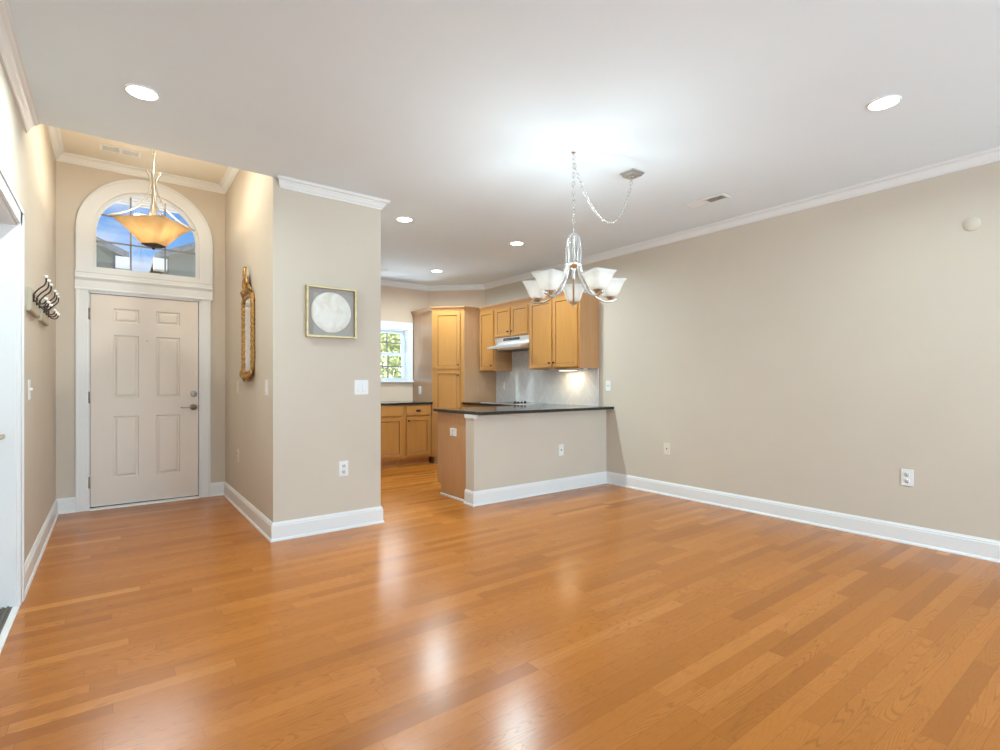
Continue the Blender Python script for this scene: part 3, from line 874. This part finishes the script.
def chain(b, pts, step=.030, r=.0022, w=.009, l=.021):
    """oval links along a polyline, turned a quarter from one to the next"""
    P = [Vector(p) for p in pts]; acc = [0]
    for i in range(1, len(P)): acc.append(acc[-1] + (P[i] - P[i - 1]).length)
    tot = acc[-1]; n = max(2, round(tot / step)); st = tot / n

    def at(s):
        for i in range(1, len(P)):
            if s <= acc[i] or i == len(P) - 1:
                return P[i - 1].lerp(P[i], (s - acc[i - 1]) / max(1e-6, acc[i] - acc[i - 1])), (P[i] - P[i - 1]).normalized()
    for k in range(n):
        c, t = at((k + .5) * st); a = Vector((0, 0, 1)) if abs(t.z) < .8 else Vector((1, 0, 0))
        u = t.cross(a).normalized(); v = t.cross(u)
        if k % 2: u = v
        b.tube([tuple(c + t * l * math.cos(2 * math.pi * q / 12) * (st / .030) + u * w * math.sin(2 * math.pi * q / 12)) for q in range(12)], r, 6, closed=True, up=tuple(t.cross(u)))


M['chrome'] = noise_mat('satin_silver', (.78, .78, .77), (.68, .68, .67), (40, 40, 8), .22, metal=1)
ch = thing('chandelier', 'five arm silver chandelier with square white glass shades', 'chandelier', (CX, CY, 0), R(-45.2))
b = B(); b.lathe([(.001, 1.878), (.007, 1.879), (.010, 1.888), (.012, 1.90), (.012, 1.955), (.016, 1.965), (.030, 1.972), (.050, 1.980), (.052, 1.99), (.046, 1.998), (.016, 2.004), (.012, 2.015), (.012, 2.15), (.018, 2.165), (.022, 2.18), (.016, 2.192), (.004, 2.205), (.001, 2.21)], (0, 0, 0), 20)
b.build('column', 'chrome', ch)
arm_rz = [(.012, 2.185), (.032, 2.18), (.042, 2.155), (.049, 2.11), (.049, 2.05), (.049, 2.00), (.055, 1.955), (.076, 1.895), (.104, 1.840), (.138, 1.792), (.178, 1.762), (.218, 1.748), (.258, 1.748), (.284, 1.754), (.298, 1.762)]


def smooth(pts, n=3):
    out = []
    for i in range(len(pts) - 1):
        p0, p1, p2, p3 = (Vector(pts[max(i - 1, 0)]), Vector(pts[i]), Vector(pts[i + 1]), Vector(pts[min(i + 2, len(pts) - 1)]))
        for k in range(n):
            t = k / n; out.append(tuple(.5 * ((2 * p1) + (p2 - p0) * t + (2 * p0 - 5 * p1 + 4 * p2 - p3) * t * t + (3 * p1 - p0 - 3 * p2 + p3) * t ** 3)))
    out.append(tuple(pts[-1])); return out


def sq_ring(h, z, corner=0.0, lift=0.0, cx=0, cy=0):
    """rounded square ring, corners pulled out and lifted"""
    pts = []
    n = 32
    for k in range(n):
        a = 2 * math.pi * (k + .5) / n + math.pi / 4
        c, s_ = math.cos(a), math.sin(a)
        m = max(abs(c), abs(s_)); sqr = 1 / m
        f = (1 - corner) * 1.0 + corner * sqr
        cf = (sqr - 1) / .4142
        pts.append((cx + c * f * h, cy + s_ * f * h, z + lift * cf ** 2))
    return pts


RS = .260
for k in range(5):
    a = R(90 + 72 * k); ca, sa = math.cos(a), math.sin(a)
    pts = smooth([(r * ca, r * sa, z) for r, z in arm_rz])
    b = B(); b.tube(pts, .0082, 8); b.ball(pts[-1], .010)
    arm = b.build('arm', 'chrome', ch)
    b = B(); b.lathe([(.006, 1.752), (.014, 1.756), (.030, 1.772), (.034, 1.782), (.034, 1.788), (.010, 1.788)], (RS * ca, RS * sa, 0), 20)
    b.build('cup', 'nickel', arm)
    # square flared shade, one flat side facing outwards
    lv = [(1.778, .034, .3), (1.786, .045, .5), (1.806, .055, .7), (1.832, .062, .8), (1.856, .070, .9), (1.876, .078, .95), (1.890, .090, 1.0)]
    ou = [sq_ring(h, z, c, .004 if i == len(lv) - 1 else 0) for i, (z, h, c) in enumerate(lv)]
    inn = [sq_ring(h - .004, z + .001, c, .004 if i == len(lv) - 1 else 0) for i, (z, h, c) in enumerate(lv[1:], 1)][::-1]
    b = B(); b.rings(ou + inn, 0, True, True)
    rot = a - R(90)
    for v in b.bm.verts:
        x, y = v.co.x, v.co.y
        v.co.x = x * math.cos(rot) - y * math.sin(rot) + RS * ca; v.co.y = x * math.sin(rot) + y * math.cos(rot) + RS * sa
    b.build('lamp_shade', 'shade', ch)
    b = B(); b.lathe([(.010, 1.786), (.010, 1.80), (.012, 1.805), (.019, 1.822), (.018, 1.838), (.009, 1.850), (.001, 1.852)], (RS * ca, RS * sa, 0), 14)
    b.build('bulb', 'bulb', ch)
    lamp('bulb_light', 'POINT', (RS * ca, RS * sa, 1.880), 5.4, (.84, .97, 1), parent=ch, shadow_soft_size=.02)
b = B(); b.lathe([(.016, ZC), (.016, ZC - .004), (.006, ZC - .010), (.003, ZC - .014)], (0, 0, 0), 16)
b.tube([(0, 0, ZC - .010), (0, 0, ZC - .020), (.010, 0, ZC - .028), (.012, 0, ZC - .042), (0, 0, ZC - .052), (-.010, 0, ZC - .044)], .0028, 6)
b.build('ceiling_hook', 'chrome', ch)
b = B(); b.tube([(0, .0 + .016 * math.cos(q * math.pi / 6), 2.222 + .022 * math.sin(q * math.pi / 6)) for q in range(12)], .003, 6, closed=True, up=(1, 0, 0))
b.build('loop', 'chrome', ch)
b = B(); chain(b, [(0, 0, 2.238), (0, 0, ZC - .045)]); o = b.build('chain', 'chrome', ch)
# swag chain from hook to canopy (built along world X, so undo the turn of the root)
c37, s37 = math.cos(R(45.2)), math.sin(R(45.2))


def unrot(p): return (p[0] * c37 - p[1] * s37, p[0] * s37 + p[1] * c37, p[2])


CANX, CANY = 3.063 - CX, 2.435 - CY
sw = []
for q in range(25):
    u = q / 24
    z = (ZC - .05) * (1 - u) + (ZC - .035) * u - .365 * (4 * u * (1 - u)) ** .80 * (.78 + .44 * u) / 1.0
    sw.append(unrot((CANX * u, CANY * u, z)))
b = B(); chain(b, sw); o = b.build('swag_chain', 'chrome', ch)
b = B(); b.tube(sw, .0016, 5); b.build('cord', mat('clear_silver_cord', (.6, .6, .6), .4), ch)
b = B()
for h, z0, z1 in ((.063, ZC - .014, ZC), (.052, ZC - .028, ZC - .014)): b.box(CANX - h, CANX + h, CANY - h, CANY + h, z0, z1)
b.lathe([(.012, ZC - .028), (.010, ZC - .036), (.004, ZC - .042)], (CANX, CANY, 0), 14)
for v in b.bm.verts: v.co = Vector(unrot(v.co))
b.build('canopy', 'nickel', ch, bevel=.002)

# ------------------------------------------------------------------ foyer pendant
pn = thing('pendant_light', 'amber glass bowl pendant hanging in front of arched window', 'pendant light', (.277, 5.13, 0), R(-37.1))
M['pewter'] = noise_mat('champagne_metal', (.44, .39, .31), (.36, .31, .25), (40, 40, 6), .36, metal=.9)
lv = [(2.330, .060, .95), (2.345, .075, .95), (2.375, .095, .97), (2.41, .118, 1.0), (2.445, .145, 1), (2.48, .177, 1), (2.505, .204, 1), (2.515, .215, 1)]
ou = [sq_ring(h, z, c) for z, h, c in lv]; inn = [sq_ring(h - .005, z + .003, c) for z, h, c in lv][::-1]
b = B(); b.rings(ou + inn, 0, True, True); b.build('glass_bowl', 'bowl', pn)
b = B(); b.rings([sq_ring(h, z, .95) for z, h in ((2.312, .012), (2.318, .040), (2.330, .066), (2.338, .068), (2.342, .060))], 0, True, True); b.lathe([(.001, 2.296), (.010, 2.30), (.012, 2.308), (.006, 2.314)], (0, 0, 0), 14)
b.build('bottom_cap', mat('aged_bronze', (.10, .075, .06), .4, .7), pn)
b = B(); b.lathe([(.006, 2.34), (.006, 2.50), (.022, 2.505), (.022, 2.66), (.016, 2.67), (.010, 2.68), (.012, 2.80), (.016, 2.84), (.012, 2.90), (.010, 3.02), (.004, 3.04), (.001, 3.042)], (0, 0, 0), 18)
b.build('stem', 'pewter', pn)
for k in range(4):
    a = R(45 + 90 * k); ca, sa = math.cos(a), math.sin(a)
    prof = [(.050, 2.945), (.038, 2.915), (.022, 2.875), (.018, 2.835), (.028, 2.78), (.052, 2.715), (.095, 2.65), (.155, 2.595), (.220, 2.555), (.280, 2.528), (.302, 2.517)]
    b = B(); b.tube(smooth([(r * ca, r * sa, z) for r, z in prof]), .0065, 8); b.build('arm', 'pewter', pn)
b = B(); chain(b, [(0, 0, 3.035), (0, 0, ZF - .03)], .034, .0026, .010, .023); b.build('chain', 'pewter', pn)
b = B(); b.lathe([(.065, ZF), (.065, ZF - .010), (.050, ZF - .022), (.010, ZF - .030), (.004, ZF - .036)], (0, 0, 0), 24); b.build('canopy', 'pewter', pn)
for x in (-.062, .062):
    b = B(); b.tube([(0, 0, 2.50), (x * .4, 0, 2.495), (x, 0, 2.475)], .006, 8); b.lathe([(.013, 2.47), (.014, 2.45), (.022, 2.43), (.020, 2.405), (.001, 2.395)], (x, 0, 0), 14, mi=1)
    b.build('bulb', ['pewter', 'warmbulb'], pn)
    lamp('bulb_light', 'POINT', (x, -.01, 2.485), 9.5, (1, .86, .64), parent=pn, shadow_soft_size=.06)

# ------------------------------------------------------------------ coat hook racks
M['rack'] = wood('whitewashed_wood', (.40, .35, .26), (.48, .43, .33), rough=.6, coat=0)
M['ceramic'] = mat('white_ceramic', (.88, .85, .84), .2)
for ya, yb, ys, lab in ((4.12, 4.60, (4.20, 4.36, 4.52), 'coat rack with three double hooks nearer the side doorway'), (4.73, 5.20, (4.81, 4.96, 5.11), 'coat rack with three double hooks nearer the front door')):
    r = thing('coat_rack', lab, 'coat rack', (XL, (ya + yb) / 2, 1.715), LW, 'coat racks on the left wall')
    w = (yb - ya) / 2
    b = B(); b.prism([(0, -.092), (-.018, -.092), (-.024, -.082), (-.024, .044), (-.018, .054), (0, .054)], -w, w, 'x'); b.build('board', 'rack', r, bevel=.002)
    for y in ys:
        x = y - (ya + yb) / 2
        b = B(); b.lathe([(.017, -.024), (.017, -.029), (.010, -.034)], (x, 0, .004), 14, 'y'); b.lathe([(.013, -.024), (.013, -.028), (.008, -.033)], (x, 0, -.020), 14, 'y')
        up_ = smooth([(x, -.024, .008), (x, -.036, .030), (x, -.054, .054), (x, -.074, .074), (x, -.084, .095), (x, -.085, .122)])
        lo_ = smooth([(x, -.026, -.014), (x, -.045, -.036), (x, -.066, -.040), (x, -.080, -.028), (x, -.084, -.014)])
        b.tube(up_, .0042, 8); b.tube(lo_, .0042, 8)
        hk = b.build('hook', 'bronze', r)
        for p in (up_[-1], lo_[-1]):
            b = B(); b.ball((p[0], p[1], p[2] + .007), .0115, sc=(1, 1, .85)); b.build('hook_tip', 'ceramic', hk)

# ------------------------------------------------------------------ gilded mirror on the foyer wall
mr = thing('wall_mirror', 'carved gilded mirror with tall leaf crest on foyer wall', 'mirror', (XP0, 4.93, 1.21), RW)
M['gilt'] = noise_mat('antique_gilt', (.20, .085, .022), (.62, .36, .10), (55, 55, 55), .42, bump=.6, metal=.65)
hw_, hh = .185, .70   # half width, straight height


def frame_path(hw, z0, z1, r, n=6):
    pts = []
    for cx_, cz_, a0 in ((hw - r, z1 - r, 0), (-hw + r, z1 - r, 90), (-hw + r, z0 + r, 180), (hw - r, z0 + r, 270)):
        for i in range(n + 1):
            a = R(a0 + 90 * i / n); pts.append((cx_ + r * math.cos(a), cz_ + r * math.sin(a)))
    dense = []
    for i in range(len(pts)):
        p, q = Vector(pts[i]), Vector(pts[(i + 1) % len(pts)]); m_ = max(1, int((q - p).length / .012))
        for k in range(m_): dense.append(tuple(p.lerp(q, k / m_)))
    return dense


b = B()
fp = frame_path(.175, .075, .735, .07)
b.tube([(x, -.014, z) for x, z in fp], [.0165 + .0022 * math.sin(i * 1.25) for i in range(len(fp))], 10, closed=True, up=(0, 1, 0))
fp2 = frame_path(.205, .045, .765, .085)
b.tube([(x, -.015, z) for x, z in fp2], [.016 + .0025 * math.sin(i * 1.9 + 1) for i in range(len(fp2))], 8, closed=True, up=(0, 1, 0))
b.build('frame', 'gilt', mr)
b = B(); b.prism([(x * .96, (z - .405) * .98 + .405) for x, z in fp[::3]], -.017, -.003, 'y'); b.build('mirror_glass', mat('silvered_glass', (.86, .86, .85), .04, 1), mr)
# crest: tall curling leaf, two side leaves, scrolls
b = B()


def leaf(b, pts, w, th=.010):
    n = len(pts); rs = []
    for i, p in enumerate(pts):
        p = Vector(p); t = (Vector(pts[min(i + 1, n - 1)]) - Vector(pts[max(i - 1, 0)])).normalized()
        side = t.cross(Vector((0, 1, 0))).normalized(); ww = w * math.sin(math.pi * (.12 + .84 * i / (n - 1))) + .002
        ww *= 1 + .22 * math.sin(i * 2.1)
        rs.append([tuple(p + side * ww), tuple(p + Vector((0, -th, 0)) * 1.3), tuple(p - side * ww), tuple(p + Vector((0, th * .7, 0)))])
    b.rings(rs, 0, True, True)


leaf(b, smooth([(0, -.020, .76), (.004, -.026, .82), (-.006, -.036, .87), (.006, -.042, .92), (-.004, -.038, .97), (-.010, -.030, 1.0)]), .064, .014)
for s in (-1, 1):
    leaf(b, smooth([(s * .01, -.022, .765), (s * .05, -.032, .80), (s * .075, -.036, .84), (s * .062, -.034, .885), (s * .045, -.03, .90)]), .030, .012)
    leaf(b, smooth([(s * .05, -.022, .765), (s * .10, -.034, .785), (s * .145, -.036, .80), (s * .175, -.032, .785)]), .026, .012)
    sp = [(s * (.155 + .030 * (1 - q / 16) * math.cos(q * .75)), -.030, .770 + .030 * (1 - q / 16) * math.sin(q * .75)) for q in range(15)]
    b.tube(sp, [.010 - .0004 * q for q in range(15)], 8, up=(0, 1, 0))
b.build('crest', 'gilt', mr)
b = B()
for s in (-1, 1):
    leaf(b, smooth([(s * .02, -.024, .050), (s * .07, -.034, .030), (s * .12, -.036, .040), (s * .16, -.030, .055)]), .026, .012)
    sp = [(s * (.10 + .026 * (1 - q / 16) * math.cos(q * .75 + 3.6)), -.030, .022 + .024 * (1 - q / 16) * math.sin(q * .75 + 3.6)) for q in range(15)]
    b.tube(sp, [.009 - .0004 * q for q in range(15)], 8, up=(0, 1, 0))
    leaf(b, smooth([(s * .19, -.024, .10), (s * .215, -.032, .075), (s * .20, -.034, .045), (s * .165, -.03, .03)]), .022, .010)
b.ball((0, -.028, .030), .026, sc=(1.2, .6, 1))
b.build('apron', 'gilt', mr)

# ------------------------------------------------------------------ framed round art
pc = thing('framed_art', 'square gold shadow box frame holding a round white relief', 'picture', (1.406, YP, 1.757), 0)
M['goldframe'] = noise_mat('champagne_gold', (.44, .34, .18), (.55, .45, .27), (6, 6, 30), .45, metal=.7)
b = B(); q, f, d = .202, .016, .042
b.box(-q, -q + f, -d, 0, -q, q); b.box(q - f, q, -d, 0, -q, q); b.box(-q + f, q - f, -d, 0, q - f, q); b.box(-q + f, q - f, -d, 0, -q, -q + f)
b.build('frame', 'goldframe', pc, bevel=.0015)
B().box(-q + f - .001, q - f + .001, -.010, 0, -q + f - .001, q - f + .001).build('mat_board', mat('grey_mat_board', (.38, .36, .34), .8), pc)


def relief():
    m = mat('white_plaster', (.68, .66, .60), .6); t = NT(m)
    n = t.node('ShaderNodeTexNoise', Vector=t.obj(), Scale=9.0, Detail=4.0, Distortion=.8)
    t.color(t.ramp(n.outputs[0], [(.35, (.66, .63, .54)), (.5, (.74, .73, .68)), (.7, (.80, .80, .77))])); t.bump(n.outputs[0], .5, .02)
    return m


b = B(); b.lathe([(.001, -.0185), (.10, -.018), (.155, -.016), (.163, -.012), (.163, -.0098)], (0, 0, 0), 48, 'y'); b.build('relief_disc', relief(), pc)

# ------------------------------------------------------------------ outside
def ground_mat(): return noise_mat('lawn', (.10, .18, .05), (.17, .25, .08), (3, 3, 3), .9)


struct(B().box(-30, 40, YK + .3, 60, -.35, -.2).build('ground', ground_mat()), 'green lawn outside the windows', 'ground')
b = B()
for k in range(7): b.box(XL - .6, 1.7, 6.30 + k * .1, 6.376 + k * .1, 3.15, 3.168)
b.box(XL - .6, 1.7, 6.30, 7.0, 3.170, 3.20, 1)
struct(b.build('ceiling_porch', ['trim', 'gap']), 'white slatted porch ceiling outside the arched window', 'ceiling')
struct(B().box(-5, 8, YD + .3, 21, -.2, -.17).build('bounce_slab_front', noise_mat('pale_concrete', (.42, .41, .39), (.50, .49, .47), (2, 2, 2), .85)), 'added pale ground slab bouncing light outside the front door', 'bounce_slab_front')  # unseen slab added to reflect neutral daylight up at the porch ceiling
struct(B().box(1.9, 8, YK + .3, 9.3, -.2, -.165).build('bounce_slab_kitchen', 'siding_stone' if False else noise_mat('pale_bounce_slab', (.46, .45, .43), (.54, .53, .50), (2, 2, 2), .85)), 'added pale ground slab bouncing light outside the kitchen window', 'bounce_slab_kitchen')  # added below view so sunlight bounces through the window to the kitchen ceiling
M['siding'] = paint('pale_siding', (.30, .30, .255), .7)
M['roofing'] = noise_mat('grey_shingles', (.16, .17, .18), (.26, .27, .28), (9, 9, 9), .9)
M['whitesiding'] = paint('white_siding', (.86, .85, .82), .6)


def gable_house(label, x0, x1, y0, y1, eave, ridge, ov=.35):
    r = thing('house', label, 'house', ((x0 + x1) / 2, y0, -.2)); ox, oy = (x0 + x1) / 2, y0
    w = (x1 - x0) / 2; xm = 0; e = eave + .2; rg = ridge + .2
    b = B(); b.prism([(-w, 0), (w, 0), (w, e), (xm, rg - .12), (-w, e)], 0, y1 - y0, 'y'); b.build('wall', 'siding', r)
    sl = (rg - e) / w; b = B()
    for s in (-1, 1):
        b.prism([(0, rg - .10), (s * (w + ov), e - .10 - sl * ov), (s * (w + ov), e + .08 - sl * ov), (0, rg + .08)], -ov, y1 - y0 + ov, 'y')
    b.build('roof', 'roofing', r)
    b = B()
    for s in (-1, 1):
        b.prism([(0, rg - .16), (s * (w + ov), e - .16 - sl * ov), (s * (w + ov), e + .05 - sl * ov), (0, rg + .05)], -ov - .03, -ov, 'y')
        b.box(s * w - .09, s * w + .09, -.03, .1, 0, e - .05)
    b.build('fascia', 'roofing', r)
    for q0, q1 in ((-w - ov - .02, -w + .02), (w - .02, w + ov + .02)):
        b = B(); b.box(q0, q1, -ov - .05, .0, e - .66, e - .26); b.build('eave_return', 'trim', r)
    for x in (-w * .5, w * .5):
        b = B(); b.box(x - .55, x + .55, -.05, .02, 3.3, 4.7); wn_ = b.build('window', 'trim', r)
        b = B(); b.box(x - .46, x + .46, -.06, -.045, 3.4, 4.6); b.build('pane', 'black', wn_)
    return r


gable_house('grey house with sloping roof seen at left through arched window', -9.0, .12, 22, 32, 5.75, 7.8)
gable_house('grey gabled house seen at right through arched window', 1.55, 11.0, 22, 32, 5.85, 8.1)
# white neighbour beside the kitchen window and its bushes
nb = thing('house', 'white sided house behind the shrubs outside the kitchen window', 'house', (7.3, 14.6, -.2), R(-50))
b = B()
for k in range(38): b.prism([(0, k * .16), (-.018, k * .16), (0, k * .16 + .16)], -4.8, 4.8, 'x')
b.box(-4.8, 4.8, 0, 4, 0, 6.1); b.build('wall', 'whitesiding', nb)
b = B(); b.prism([(-.5, 6.1), (2, 7.6), (4.5, 6.1)], -5.2, 5.2, 'x'); b.build('roof', 'roofing', nb)
M['leaf'] = noise_mat('green_leaves', (.30, .40, .16), (.58, .66, .36), (6, 6, 6), .5)
M['bark'] = mat('bark', (.12, .08, .05), .8)


def shrub(label, x, y, w, h, n, seed):
    rnd = random.Random(seed); r = thing('shrub', label, 'shrub', (x, y, -.2), 0, 'shrubs outside the kitchen window')
    b = B(); vs, fs = [], []
    for i in range(n):
        a = rnd.uniform(0, 6.283); u = rnd.uniform(-1, 1); rr = rnd.uniform(.35, 1) ** .5
        q = math.sqrt(1 - u * u); p = Vector((w * rr * q * math.cos(a), w * rr * q * math.sin(a), h * .55 + h * .45 * rr * u))
        d = Vector((rnd.uniform(-1, 1), rnd.uniform(-1, 1), rnd.uniform(-.6, .8))).normalized(); s = d.cross(Vector((rnd.random(), rnd.random(), rnd.random()))).normalized()
        l_ = rnd.uniform(.07, .13); k = len(vs)
        vs += [tuple(p), tuple(p + d * l_ * .5 + s * l_ * .28), tuple(p + d * l_), tuple(p + d * l_ * .5 - s * l_ * .28)]; fs.append((k, k + 1, k + 2, k + 3))
    b.faces(vs, fs); me = b.build('foliage', 'leaf', r)
    b = B()
    for k in range(5):
        a = k * 1.256; b.tube([(0, 0, 0), (w * .2 * math.cos(a), w * .2 * math.sin(a), h * .4), (w * .5 * math.cos(a), w * .5 * math.sin(a), h * .8)], [.03, .02, .008], 6)
    b.build('stem', 'bark', r)


shrub('leafy green shrub outside at the left of the kitchen window', 4.62, 10.0, .62, 2.75, 4200, 1)
shrub('leafy green shrub outside at the right of the kitchen window', 5.95, 10.6, .66, 2.6, 4200, 2)
